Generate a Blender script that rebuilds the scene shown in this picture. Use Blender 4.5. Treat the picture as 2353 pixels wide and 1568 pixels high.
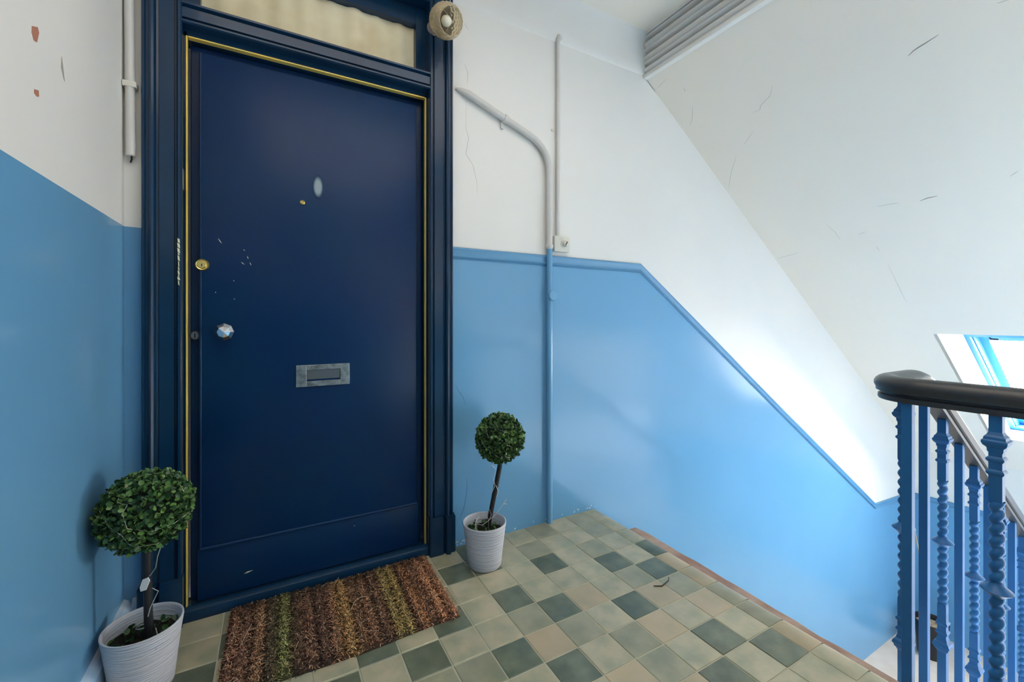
import bpy, bmesh, math, random
from mathutils import Vector, Matrix
S = bpy.context.scene
C = S.collection
for o in list(bpy.data.objects): bpy.data.objects.remove(o)
R = random.Random(7)
PI = math.pi

# ------------------------------------------------------------------ camera, sky, lights, exposure
EYE = 1.05
cam_d = bpy.data.cameras.new('camera')
cam = bpy.data.objects.new('camera', cam_d); C.objects.link(cam); S.camera = cam
cam_d.sensor_width = 36; cam_d.lens = 36 * 985.1 / 2353
cam_d.shift_y = -(784 - 733.6) / 2353
cam_d.clip_start = .02
cam.location = (0, 0, EYE); cam.rotation_euler = (PI / 2, 0, -math.radians(29.3))

w = bpy.data.worlds.new('sky'); S.world = w; w.use_nodes = True
wn = w.node_tree.nodes; bg = wn['Background']
bg.inputs[0].default_value = (1, .91, .79, 1); bg.inputs[1].default_value = 52.0

def area(name, loc, target, sx, sy, power, col=(1, 1, 1), portal=False):
    d = bpy.data.lights.new(name, 'AREA'); d.shape = 'RECTANGLE'; d.size = sx; d.size_y = sy; d.energy = power; d.color = col
    if portal: d.cycles.is_portal = True
    o = bpy.data.objects.new(name, d); C.objects.link(o); o.location = loc
    o.rotation_euler = (Vector(target) - Vector(loc)).to_track_quat('-Z', 'Y').to_euler()
    return o
# daylight through the roof window of the stair (a portal guides the sky light in)
area('rooflight_portal', (5.02, .77, .50), (5.02 - .59, .77, .50 - .807), 1.5, 1.0, 1, portal=True)
# soft fill lamps added out of view to brighten stairwell and landing
area('stairwell_fill', (3.2, -.9, .10), (-.2, 1.75, .6), 2.4, 1.5, 20, (1, .92, .83))
area('lower_stair_fill', (4.3, -1.3, -1.3), (4.2, 1.85, -.6), 2.4, 1.8, 34, (1, .93, .85))  # added fill for the lower blue wall, no window is built there
area('landing_fill', (.62, .45, 2.66), (.62, .45, 0), 1.9, 1.3, 17.5, (1, .90, .78))  # unseen fill panel under the ceiling, added to brighten floor and walls

S.view_settings.view_transform = 'Standard'; S.view_settings.look = 'None'
S.view_settings.gamma = 1; S.view_settings.use_curve_mapping = False
S.view_settings.exposure = .2
S.cycles.max_bounces = 14; S.cycles.diffuse_bounces = 8; S.cycles.transparent_max_bounces = 16
S.cycles.sample_clamp_indirect = 8

# ------------------------------------------------------------------ helpers
def lin(r, g, b):
    f = lambda c: (c / 255 / 12.92) if c / 255 <= .04045 else ((c / 255 + .055) / 1.055) ** 2.4
    return (f(r), f(g), f(b), 1)

def mat(name, col, rough=.5, metal=0, bump=None, var=None, spec=.5, coat=0, trans=0, ior=1.45, rnd=0, sss=0):
    """bump=(scale, strength, distance, detail); var=(scale, other colour, amount); rnd = brightness spread by object"""
    m = bpy.data.materials.new(name); m.use_nodes = True
    nt = m.node_tree; n = nt.nodes; l = nt.links; p = n['Principled BSDF']
    p.inputs['Base Color'].default_value = col; p.inputs['Roughness'].default_value = rough
    p.inputs['Metallic'].default_value = metal; p.inputs['Specular IOR Level'].default_value = spec
    p.inputs['Coat Weight'].default_value = coat; p.inputs['Transmission Weight'].default_value = trans; p.inputs['IOR'].default_value = ior
    pos = n.new('ShaderNodeNewGeometry')
    out = None
    if var:
        nz = n.new('ShaderNodeTexNoise'); nz.inputs['Scale'].default_value = var[0]; nz.inputs['Detail'].default_value = 5
        l.new(pos.outputs['Position'], nz.inputs['Vector'])
        rp = n.new('ShaderNodeValToRGB'); rp.color_ramp.elements[0].position = .38; rp.color_ramp.elements[1].position = .68
        l.new(nz.outputs['Fac'], rp.inputs[0])
        sc = n.new('ShaderNodeMath'); sc.operation = 'MULTIPLY'; sc.inputs[1].default_value = var[2]
        l.new(rp.outputs[0], sc.inputs[0])
        mx = n.new('ShaderNodeMix'); mx.data_type = 'RGBA'
        mx.inputs[6].default_value = col; mx.inputs[7].default_value = var[1]
        l.new(sc.outputs[0], mx.inputs[0]); out = mx.outputs[2]
    if rnd:
        oi = n.new('ShaderNodeObjectInfo'); mr = n.new('ShaderNodeMapRange')
        mr.inputs[3].default_value = 1 - rnd; mr.inputs[4].default_value = 1 + rnd
        l.new(oi.outputs['Random'], mr.inputs[0])
        hs = n.new('ShaderNodeHueSaturation'); l.new(mr.outputs[0], hs.inputs['Value'])
        if out: l.new(out, hs.inputs['Color'])
        else: hs.inputs['Color'].default_value = col
        out = hs.outputs[0]
    if out: l.new(out, p.inputs['Base Color'])
    if bump:
        nb = n.new('ShaderNodeTexNoise'); nb.inputs['Scale'].default_value = bump[0]; nb.inputs['Detail'].default_value = bump[3] if len(bump) > 3 else 3
        l.new(pos.outputs['Position'], nb.inputs['Vector'])
        b = n.new('ShaderNodeBump'); b.inputs['Strength'].default_value = bump[1]; b.inputs['Distance'].default_value = bump[2]
        l.new(nb.outputs['Fac'], b.inputs['Height']); l.new(b.outputs[0], p.inputs['Normal'])
    return m

BLUE = lin(98, 151, 190)
M = dict(
    white=mat('white_wall_paint', lin(225, 224, 220), .55, bump=(5, .25, .01, 5), var=(1.2, lin(216, 215, 213), .6)),
    ceil=mat('white_ceiling_paint', lin(234, 227, 215), .6, bump=(3, .3, .012, 4), var=(.9, lin(226, 220, 210), .6)),
    blue=mat('blue_wall_paint', BLUE, .16, spec=.4, bump=(7, .16, .006, 4), var=(1.6, lin(104, 155, 193), .6)),
    bluetrim=mat('blue_trim_paint', lin(86, 139, 178), .35, bump=(30, .15, .002)),
    blueiron=mat('blue_iron_paint', lin(30, 96, 150), .4, bump=(60, .15, .0015)),
    bluewin=mat('blue_window_paint', lin(70, 150, 225), .35),
    plaster=mat('cornice_plaster', lin(214, 214, 213), .6, bump=(20, .15, .003)),
    navy=mat('navy_gloss_paint', lin(10, 45, 80), .3, bump=(9, .14, .005, 4), var=(2.2, lin(8, 38, 80), .8), spec=.22),
    navyframe=mat('navy_frame_paint', lin(14, 45, 72), .2, bump=(25, .2, .003, 4), var=(5, lin(16, 50, 80), .7), spec=.4),
    brass=mat('brass_strip', lin(232, 200, 92), .35, metal=.25, var=(9, lin(205, 190, 110), .7)),
    lockbrass=mat('lock_brass', lin(215, 195, 125), .25, metal=.9),
    chrome=mat('chrome', lin(215, 218, 225), .12, metal=1),
    steel=mat('mottled_steel', lin(160, 165, 165), .35, metal=.85, var=(45, lin(112, 117, 116), 1), bump=(60, .2, .001)),
    steeldark=mat('flap_steel', lin(120, 124, 124), .3, metal=.8),
    darkmetal=mat('dark_metal', lin(45, 48, 54), .3, metal=.8),
    black=mat('black', lin(14, 14, 15), .6),
    crack=mat('crack_dark', lin(172, 170, 167), .9),
    crackd=mat('crack_darker', lin(118, 115, 112), .9),
    blugap=mat('blue_crack', lin(52, 104, 158), .8),
    chip=mat('plaster_chip', lin(165, 112, 92), .9, bump=(80, .4, .002)),
    scrape=mat('grey_scrape', lin(150, 148, 140), .9),
    cream=mat('cream_chip', lin(214, 212, 176), .7),
    conduit=mat('grey_conduit_paint', lin(196, 195, 192), .4, var=(6, lin(206, 206, 206), .8)),
    plastic=mat('offwhite_plastic', lin(208, 206, 196), .35),
    grout=mat('grout', lin(186, 184, 162), .8, bump=(120, .3, .001)),
    wood=mat('worn_wood', lin(150, 118, 104), .75, var=(9, lin(186, 162, 146), .8), bump=(40, .6, .004, 6)),
    stone=mat('pale_stone', lin(214, 205, 194), .7, var=(5, lin(196, 184, 172), .8), bump=(30, .3, .003)),
    rail=mat('charcoal_rail_paint', lin(50, 53, 57), .33, bump=(22, .1, .002), var=(6, lin(60, 60, 62), .7)),
    soil=mat("dark_soil", lin(24, 23, 22), .9, bump=(90, .8, .008, 5)),
    stem=mat('black_stem', lin(30, 31, 36), .45),
    core=mat('foliage_core', lin(20, 34, 24), .9),
    wire=mat('silver_wire', lin(200, 198, 190), .35, metal=.6),
    tagm=mat('white_tag', lin(225, 225, 222), .5),
    skirt=mat('skirting_paint', lin(160, 190, 218), .4, var=(9, lin(214, 219, 224), 1), bump=(30, .2, .003)),
    bucket=mat('black_plastic', lin(26, 27, 29), .35),
    straw=mat('dry_stalk', lin(176, 158, 130), .8),
    bulb=mat('white_bulb_glass', lin(226, 226, 214), .3),
    holder=mat('grey_lampholder', lin(98, 92, 88), .5),
    twig=mat('dark_twig', lin(58, 55, 46), .8),
    slab=mat('slab_side', lin(190, 186, 178), .8),
    curtain=mat('cream_curtain', lin(250, 234, 204), .8, var=(7, lin(232, 210, 172), .9)),
    frostedge=mat('shade_rim', lin(190, 170, 130), .3),
)
TILE = dict(
    L=mat('light_tile_glaze', lin(186, 177, 150), .3, var=(12, lin(154, 156, 132), 1), bump=(16, .25, .004, 3), rnd=.06, coat=.2),
    M=mat('mid_tile_glaze', lin(160, 156, 132), .3, var=(11, lin(134, 137, 116), .9), bump=(16, .25, .004, 3), rnd=.06, coat=.2),
    D=mat('dark_tile_glaze', lin(90, 98, 83), .28, var=(12, lin(122, 128, 108), .9), bump=(16, .25, .004, 3), rnd=.08, coat=.2),
    T=mat('tan_tile_glaze', lin(188, 170, 140), .32, var=(9, lin(170, 160, 132), .9), bump=(16, .25, .004, 3), rnd=.05, coat=.2),
)
# streaked pot: wavy horizontal ridges as fine relief
def pot_mat():
    m = mat('ridged_pot', lin(196, 198, 208), .55); nt = m.node_tree; n = nt.nodes; l = nt.links
    g = n.new('ShaderNodeNewGeometry'); mp = n.new('ShaderNodeMapping'); mp.inputs['Scale'].default_value = (7, 7, 120)
    nz = n.new('ShaderNodeTexNoise'); nz.inputs['Scale'].default_value = 1.6; nz.inputs['Detail'].default_value = 3
    b = n.new('ShaderNodeBump'); b.inputs['Strength'].default_value = 1; b.inputs['Distance'].default_value = .006
    l.new(g.outputs['Position'], mp.inputs[0]); l.new(mp.outputs[0], nz.inputs['Vector']); l.new(nz.outputs[0], b.inputs['Height'])
    l.new(b.outputs[0], n['Principled BSDF'].inputs['Normal']); return m
M['pot'] = pot_mat()
def leaf_mat(name, c1, c2):
    m = mat(name, c1, .38); n = m.node_tree.nodes; l = m.node_tree.links
    at = n.new('ShaderNodeAttribute'); at.attribute_name = 'tint'
    oi = n.new('ShaderNodeObjectInfo'); ad = n.new('ShaderNodeMath'); ad.operation = 'ADD'
    fr = n.new('ShaderNodeMath'); fr.operation = 'FRACT'
    rp = n.new('ShaderNodeValToRGB'); rp.color_ramp.elements[0].color = c1; rp.color_ramp.elements[1].color = c2
    rp.color_ramp.elements[0].position = .3
    l.new(at.outputs['Fac'], ad.inputs[0]); l.new(oi.outputs['Random'], ad.inputs[1]); l.new(ad.outputs[0], fr.inputs[0])
    l.new(fr.outputs[0], rp.inputs[0]); l.new(rp.outputs[0], n['Principled BSDF'].inputs['Base Color']); return m
M['leaf'] = leaf_mat('leaf_green', lin(34, 72, 44), lin(104, 142, 74))
def attr_mat(name, attr, rough):
    m = mat(name, (1, 1, 1, 1), rough); n = m.node_tree.nodes
    a = n.new('ShaderNodeAttribute'); a.attribute_name = attr
    m.node_tree.links.new(a.outputs['Color'], n['Principled BSDF'].inputs['Base Color']); return m
M['coir'] = attr_mat('coir_fibre', 'col', .75)
def glass_mat(name, tint, gloss=.12, rough=.05):
    m = bpy.data.materials.new(name); m.use_nodes = True; n = m.node_tree.nodes; l = m.node_tree.links
    n.remove(n['Principled BSDF'])
    t = n.new('ShaderNodeBsdfTransparent'); t.inputs[0].default_value = tint
    g = n.new('ShaderNodeBsdfGlossy'); g.inputs['Roughness'].default_value = rough
    f = n.new('ShaderNodeFresnel'); ge = n.new('ShaderNodeNewGeometry'); mr = n.new('ShaderNodeMapRange')
    mr.inputs[3].default_value = 1.45; mr.inputs[4].default_value = 1 / 1.45      # same reflectance from both faces of the thin pane
    l.new(ge.outputs['Backfacing'], mr.inputs[0]); l.new(mr.outputs[0], f.inputs[0])
    x = n.new('ShaderNodeMixShader')
    l.new(f.outputs[0], x.inputs[0]); l.new(t.outputs[0], x.inputs[1]); l.new(g.outputs[0], x.inputs[2])
    l.new(x.outputs[0], n['Material Output'].inputs[0]); return m
M['glass'] = glass_mat('window_glass', (.97, .985, .98, 1))
def amber():
    m = mat('amber_textured_glass', lin(250, 236, 206), .1, trans=.8, ior=1.3, bump=None); n = m.node_tree.nodes; l = m.node_tree.links
    return m
M['amber'] = amber()

WL = {}                                             # world location of every parent
class MB:
    def __init__(s): s.b = bmesh.new()
    def poly(s, pts, mi=0):
        f = s.b.faces.new([s.b.verts.new(p) for p in pts]); f.material_index = mi; return f
    def box(s, a, c, bev=0):
        r = bmesh.ops.create_cube(s.b, size=1)
        for v in r['verts']: v.co = Vector([(a[k] + c[k]) / 2 + v.co[k] * (c[k] - a[k]) for k in range(3)])
        if bev:
            es = list({e for v in r['verts'] for e in v.link_edges})
            bmesh.ops.bevel(s.b, geom=es, offset=bev, segments=2, affect='EDGES', profile=.5)
        return s
    def lathe(s, prof, seg=24, org=(0, 0, 0), axis=None, cap=True):
        q = Vector((0, 0, 1)).rotation_difference(Vector(axis)).to_matrix() if axis is not None else Matrix.Identity(3)
        rings = []
        for r, z in prof:
            rings.append([s.b.verts.new(Vector(org) + q @ Vector((max(r, 1e-5) * math.cos(2 * PI * k / seg), max(r, 1e-5) * math.sin(2 * PI * k / seg), z))) for k in range(seg)])
        for A, B in zip(rings, rings[1:]):
            for k in range(seg): s.b.faces.new((A[k], A[(k + 1) % seg], B[(k + 1) % seg], B[k]))
        if cap:
            s.b.faces.new(rings[0][::-1]); s.b.faces.new(rings[-1])
        return s
    def tube(s, pts, r, seg=10, cap=True):
        pts = [Vector(p) for p in pts]; rings = []; up = None
        for i, p in enumerate(pts):
            t = (pts[min(i + 1, len(pts) - 1)] - pts[max(i - 1, 0)]).normalized()
            if up is None: up = Vector((0, 0, 1)) if abs(t.z) < .9 else Vector((1, 0, 0))
            u = t.cross(up).normalized(); v = u.cross(t).normalized(); up = v
            rr = r[i] if isinstance(r, (list, tuple)) else r
            rings.append([s.b.verts.new(p + u * rr * math.cos(2 * PI * k / seg) + v * rr * math.sin(2 * PI * k / seg)) for k in range(seg)])
        for A, B in zip(rings, rings[1:]):
            for k in range(seg): s.b.faces.new((A[k], A[(k + 1) % seg], B[(k + 1) % seg], B[k]))
        if cap: s.b.faces.new(rings[0][::-1]); s.b.faces.new(rings[-1])
        return s
    def sweep(s, path, prof, closed_prof=True, side=None):
        """prof = (side, up) pairs; vertical stays vertical"""
        path = [Vector(p) for p in path]; rings = []
        for i, p in enumerate(path):
            t = path[min(i + 1, len(path) - 1)] - path[max(i - 1, 0)]; t.z = 0; t.normalize()
            sd = Vector((t.y, -t.x, 0))
            rings.append([s.b.verts.new(p + sd * a + Vector((0, 0, b))) for a, b in prof])
        n = len(prof)
        for A, B in zip(rings, rings[1:]):
            for k in range(n if closed_prof else n - 1): s.b.faces.new((A[k], A[(k + 1) % n], B[(k + 1) % n], B[k]))
        if closed_prof: s.b.faces.new(rings[0][::-1]); s.b.faces.new(rings[-1])
        return s
    def prism(s, pts, d):
        """pts: planar 3-D polygon, extruded by vector d"""
        d = Vector(d); A = [s.b.verts.new(p) for p in pts]; B = [s.b.verts.new(Vector(p) + d) for p in pts]; n = len(pts)
        s.b.faces.new(A[::-1]); s.b.faces.new(B)
        for k in range(n): s.b.faces.new((A[k], A[(k + 1) % n], B[(k + 1) % n], B[k]))
        return s
    def loft(s, prof, c=(0, 0)):
        """square lathe: (z, half width)"""
        rings = [[s.b.verts.new((c[0] + a * h, c[1] + b * h, z)) for a, b in ((-1, -1), (1, -1), (1, 1), (-1, 1))] for z, h in prof]
        for A, B in zip(rings, rings[1:]):
            for k in range(4): s.b.faces.new((A[k], A[(k + 1) % 4], B[(k + 1) % 4], B[k]))
        s.b.faces.new(rings[0][::-1]); s.b.faces.new(rings[-1]); return s
    def mesh(s, name, m, smooth=None, org=(0, 0, 0)):
        bmesh.ops.recalc_face_normals(s.b, faces=s.b.faces[:])
        bmesh.ops.translate(s.b, verts=s.b.verts[:], vec=-Vector(org))
        me = bpy.data.meshes.new(name); s.b.to_mesh(me); s.b.free()
        for x in (m if isinstance(m, (list, tuple)) else [m]): me.materials.append(x)
        if smooth is not None:
            me.polygons.foreach_set('use_smooth', [True] * len(me.polygons))
            me.set_sharp_from_angle(angle=math.radians(smooth))
        return me

def link(name, me, parent=None, loc=None, **kw):
    """loc = world location of the mesh origin"""
    o = bpy.data.objects.new(name, me); C.objects.link(o)
    pl = WL[parent] if parent else Vector((0, 0, 0))
    lw = Vector(loc) if loc is not None else pl.copy()
    if parent: o.parent = parent
    o.location = lw - pl; WL[o] = lw
    for k, v in kw.items(): o[k] = v
    return o
def part(name, mb, m, parent=None, smooth=None, **kw):
    """mb in world coordinates; becomes ONE mesh object under parent"""
    org = WL[parent] if parent else Vector((0, 0, 0))
    return link(name, mb.mesh(name, m, smooth, org), parent, **kw)
def empty(name, loc, **kw):
    o = bpy.data.objects.new(name, None); C.objects.link(o); o.empty_display_size = .05
    o.location = loc; WL[o] = Vector(loc)
    for k, v in kw.items(): o[k] = v
    return o
def thing(name, loc, label, cat, group=None):
    o = empty(name, loc, label=label, category=cat)
    if group: o['group'] = group
    return o
def struct(name, mb, m, smooth=None, **kw): return part(name, mb, m, None, smooth, kind='structure', **kw)
def arc(c, r, a0, a1, n, plane='xy', k=0):
    out = []
    for i in range(n + 1):
        a = math.radians(a0 + (a1 - a0) * i / n); x, y = c[0] + r * math.cos(a), c[1] + r * math.sin(a)
        out.append((x, y, k) if plane == 'xy' else (x, k, y))
    return out

# ------------------------------------------------------------------ the place: dimensions
YB = 1.85          # wall with the door
XL = -.422         # left wall
XE = 1.572         # edge of the landing
XF = 5.763         # far wall of the stair
YF = -2.0          # wall behind the camera
ZC = 2.721         # flat ceiling
XC = 1.944; ZS = 2.504; SL = .7307               # sloped ceiling starts here
ZH = -2.083        # half landing
DX0, DX1 = -.30, .645                              # rough opening of the door
RIS = .2083; GO = .309
slope = lambda x: ZS - SL * (x - XC)

# ------------------------------------------------------------------ walls
b = MB()
b.poly([(XL, YB, -.3), (DX0, YB, -.3), (DX0, YB, 1.352), (XL, YB, 1.355)], 0)
b.poly([(XL, YB, 1.355), (DX0, YB, 1.352), (DX0, YB, 2.56), (XL, YB, 2.56)], 1)
b.poly([(XL, YB, 2.56), (XC, YB, 2.56), (XC, YB, 2.50), (XC + .09, YB, 2.434), (XC + .09, YB, ZC), (XL, YB, ZC)], 1)
b.poly([(DX1, YB, -.3), (1.3, YB, -.3), (1.3, YB, -2.4), (XF, YB, -2.4), (XF, YB, -.735), (4.957, YB, -.690), (1.909, YB, 1.375), (DX1, YB, 1.378)], 0)
b.poly([(DX1, YB, 1.378), (1.909, YB, 1.375), (4.957, YB, -.690), (XF, YB, -.735), (XF, YB, slope(XF)), (XC, YB, ZS), (XC, YB, 2.56), (DX1, YB, 2.56)], 1)
wall_back = struct('wall_back', b, [M['blue'], M['white']])
b = MB()
b.poly([(XL, YF, 0), (XL, YB, 0), (XL, YB, 1.355), (XL, YF, 1.345)], 0)
b.poly([(XL, YF, 1.345), (XL, YB, 1.355), (XL, YB, ZC), (XL, YF, ZC)], 1)
wall_left = struct('wall_left', b, [M['blue'], M['white']])
b = MB()
b.poly([(XF, YF, -4.2), (XF, YB, -4.2), (XF, YB, -.735), (XF, YF, -.735)], 0)
b.poly([(XF, YF, -.735), (XF, YB, -.735), (XF, YB, slope(XF)), (XF, YF, slope(XF))], 1)
wall_right = struct('wall_right', b, [M['blue'], M['white']])
b = MB()
b.poly([(XL, YF, -4.2), (XF, YF, -4.2), (XF, YF, -.735), (4.957, YF, -.69), (1.909, YF, 1.345), (XL, YF, 1.345)], 0)
b.poly([(XL, YF, 1.345), (1.909, YF, 1.345), (4.957, YF, -.69), (XF, YF, -.735), (XF, YF, slope(XF)), (XC, YF, ZS), (XC, YF, ZC), (XL, YF, ZC)], 1)
wall_front = struct('wall_front', b, [M['blue'], M['white']])
b = MB(); b.poly([(1.3, YF, -4.2), (1.3, YB, -4.2), (1.3, YB, -.22), (1.3, YF, -.22)])
struct('wall_under_landing', b, M['blue'])

# ceiling: flat part, and the slope with its rooflight
b = MB(); b.poly([(XL, YF, ZC), (XC + .09, YF, ZC), (XC + .09, YB, ZC), (XL, YB, ZC)])
ceiling = struct('ceiling', b, M['ceil'])
W1 = (.38, 1.165); W2 = (-1.55, -.45); WX = (4.078, 5.283)
b = MB()
ys = [YF, W2[0], W2[1], W1[0], W1[1], YB]; xs = [XC, WX[0], WX[1], XF]
for i in range(3):
    for j in range(5):
        if i == 1 and j == 3: continue
        b.poly([(xs[i], ys[j], slope(xs[i])), (xs[i + 1], ys[j], slope(xs[i + 1])), (xs[i + 1], ys[j + 1], slope(xs[i + 1])), (xs[i], ys[j + 1], slope(xs[i]))])
slope_o = part('sloped_ceiling', b, M['ceil'], ceiling)

# cornice across the head of the slope: stacked mouldings on a drop face
t1 = empty('trim_1', (XC, 0, ZS), kind='structure')
prof = [(.07, 2.500), (0, 2.500), (-.004, 2.512), (.012, 2.514)]
for z0_, z1_, out_ in ((2.516, 2.556, -.010), (2.560, 2.574, -.022), (2.580, 2.622, -.018), (2.628, 2.642, -.032), (2.648, 2.690, -.028), (2.696, 2.706, -.040)):
    prof += [(out_ + .050, z0_ - .0015)] + [(out_ + .020 - .020 * math.sin(PI * k / 6), z0_ + (z1_ - z0_) * k / 6) for k in range(7)] + [(out_ + .050, z1_ + .0015)]
prof += [(-.040, 2.710), (-.042, 2.721), (.07, 2.721)]
b = MB(); b.prism([(XC + x, YB - .002, z) for x, z in prof], (0, YF - YB + .004, 0)); part('cornice_moulding', b, M['plaster'], t1, 40)
b = MB(); b.box((XC + .056, YF, 2.47), (XC + .09, YB + .02, ZC + .02), 0); b.box((XC - .006, YF, 2.486), (XC + .09, YB - .001, 2.5035), .002); part('drop_face', b, M['white'], t1)
# smooth cove along the wall with the door and the left wall
cv = [(0, 2.504), (-.008, 2.512), (-.012, 2.56), (-.018, 2.62), (-.034, 2.68), (-.06, 2.721), (0, 2.721)]
b = MB(); b.prism([(XL, YB + y, z) for y, z in cv], (XC - XL - .002, 0, 0)); struct('trim_2', b, M['white'], 60)

# painted dado mouldings
def dado(name, pts, inward):
    h = [(0, -.050), (.006, -.048), (.013, -.040), (.008, -.033), (.010, -.012), (.014, -.006), (.013, 0), (.006, .004), (0, .004)]
    bb = MB(); rings = []
    for p in pts: rings.append([bb.b.verts.new(Vector(p) + Vector(inward) * a + Vector((0, 0, c))) for a, c in h])
    for A, B in zip(rings, rings[1:]):
        for k in range(len(h) - 1): bb.b.faces.new((A[k], A[k + 1], B[k + 1], B[k]))
    bb.b.faces.new(rings[0]); bb.b.faces.new(rings[-1][::-1])
    return struct(name, bb, M['bluetrim'], 40)
dado('trim_3', [(.722, YB, 1.378), (1.909, YB, 1.375), (4.957, YB, -.690), (XF, YB, -.735)], (0, -1, 0))
dado('trim_4', [(XF, YB, -.735), (XF, YF, -.735)], (-1, 0, 0))

# skirting at the left wall, and its return beside the door frame
b = MB(); b.prism([(XL, YF, 0), (XL + .022, YF, 0), (XL + .022, YF, .105), (XL + .012, YF, .122), (XL, YF, .130)], (0, YB - YF, 0))
struct('baseboard_left', b, M['skirt'])
b = MB(); b.prism([(XL + .022, YB, 0), (XL + .022, YB - .018, 0), (XL + .022, YB - .018, .105), (XL + .022, YB - .008, .122), (XL + .022, YB, .128)], (.03, 0, 0))
struct('baseboard_back', b, M['skirt'])

# ------------------------------------------------------------------ landing floor: slab, grout and single tiles
b = MB(); b.box((XL, YF, -.22), (XE - .02, YB, -.0025))
floor = struct('floor', b, M['grout'])
TX, TY, TS = .6045, 1.7195, .1251
GRID = {1: {-8: 'L', -7: 'L', -1: 'L', 0: 'L', 1: 'D', 2: 'L', 3: 'L', 4: 'M', 5: 'L', 6: 'M', 7: 'L'},
        0: {-8: 'L', -7: 'L', -1: 'L', 0: 'D', 1: 'D', 2: 'L', 3: 'M', 4: 'L', 5: 'L', 6: 'M', 7: 'L'},
        -1: {-8: 'L', -7: 'D', -1: 'M', 0: 'L', 1: 'L', 2: 'L', 3: 'D', 4: 'L', 5: 'M', 6: 'L', 7: 'L'},
        -2: {-7: 'L', -5: 'L', -4: 'L', -3: 'D', -2: 'L', -1: 'D', 0: 'L', 1: 'D', 2: 'L', 3: 'L', 4: 'L', 5: 'D', 6: 'L', 7: 'D'},
        -3: {-4: 'D', -3: 'L', -2: 'D', -1: 'L', 0: 'L', 1: 'M', 2: 'D', 3: 'T', 4: 'L', 5: 'M', 6: 'D', 7: 'T'},
        -4: {-3: 'D', -2: 'L', -1: 'M', 0: 'D', 1: 'T', 2: 'M', 3: 'L', 4: 'D', 5: 'T', 6: 'M', 7: 'T'},
        -5: {-1: 'L', 0: 'L', 1: 'D', 2: 'L', 3: 'M', 4: 'T', 5: 'L', 6: 'T', 7: 'M'},
        -6: {2: 'T', 3: 'M', 4: 'L', 5: 'D', 6: 'L', 7: 'M'},
        -7: {3: 'T', 4: 'D', 5: 'L', 6: 'D', 7: 'T'},
        -8: {4: 'L', 5: 'L', 6: 'L', 7: 'L'}, -9: {7: 'L'}}
g = .0021
def tile_mb(bb, x0, x1, y0, y1, z=0):
    e = .0018; lo = [(x0, y0), (x1, y0), (x1, y1), (x0, y1)]; hi = [(x0 + e, y0 + e), (x1 - e, y0 + e), (x1 - e, y1 - e), (x0 + e, y1 - e)]
    A = [bb.b.verts.new((x, y, z - .008)) for x, y in lo]; B = [bb.b.verts.new((x, y, z - .0012)) for x, y in lo]; T = [bb.b.verts.new((x, y, z)) for x, y in hi]
    for P, Q in ((A, B), (B, T)):
        for k in range(4): bb.b.faces.new((P[k], P[(k + 1) % 4], Q[(k + 1) % 4], Q[k]))
    bb.b.faces.new(T)
def nose_mb(bb, y0, y1):
    x0 = TX + 7 * TS + g; r = .020
    pf = [(x0, -.008), (x0, -.001), (x0 + .0015, 0), (XE - r, 0)] + [(XE - r + r * math.sin(a), -r + r * math.cos(a)) for a in (.35, .7, 1.05, 1.57)] + [(XE, -.034), (XE - .012, -.034), (XE - .012, -.016), (XE - .03, -.008)]
    bb.prism([(x - 0, y0, z) for x, z in pf], (0, y1 - y0, 0))
half = TS / 2 - g
TM = {}
for k in 'LMDT':
    bb = MB(); tile_mb(bb, -half, half, -half, half); TM[k] = bb.mesh('tile', TILE[k])
    bb = MB(); nose_mb(bb, -half, half); TM['n' + k] = bb.mesh('edge_tile', TILE[k], 35)
    bb = MB(); tile_mb(bb, -half, half, -half, half + .004); TM['w' + k] = bb.mesh('tile', TILE[k])
far = MB(); n_t = 0
for j in range(1, -29, -1):
    for i in range(-9, 8):
        k = GRID.get(j, {}).get(i) or R.choices('LMDT', (6, 2, 3, 2))[0]
        x, y = TX + (i + .5) * TS, TY + (j - .5) * TS
        if y - TS / 2 < YF: continue
        z = R.uniform(-.0006, .0006)
        if i == -9:
            x0, x1 = XL + .001, TX - 8 * TS - g
            if x1 - x0 < .02: continue
        if j < -12 or (i == -9):
            if i == 7: nose_mb(far, y - half, y + half)
            else: tile_mb(far, (XL + .002) if i == -9 else x - half, x + half, y - half, y + half)
            continue
        if i == 7: link('edge_tile', TM['n' + k], floor, (0, y, 0))
        else: link('tile', TM['w' + k] if j == 1 else TM[k], floor, (x, y, z))
        n_t += 1
part('tile_field', far, TILE['L'], floor, kind='stuff')
# worn timber strip below the tiled edge
b = MB(); rr = random.Random(3)
ysn = [1.600 - k * .07 for k in range(34)]
rings = []
for k, y in enumerate(ysn):
    x1 = 1.645 - .0022 * k + rr.uniform(-.004, .004) - (.0 if k else .012) ; zt = -.014 + rr.uniform(-.002, .002)
    rings.append([b.b.verts.new(p) for p in ((XE - .03, y, zt - .035), (XE - .03, y, zt), (x1 - .012, y, zt), (x1 - .002, y, zt - .006), (x1, y, zt - .014), (x1 - .006, y, zt - .035))])
for A, B in zip(rings, rings[1:]):
    for k in range(6): b.b.faces.new((A[k], A[(k + 1) % 6], B[(k + 1) % 6], B[k]))
b.b.faces.new(rings[0]); b.b.faces.new(rings[-1][::-1])
struct('trim_5', b, M['wood'])

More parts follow.
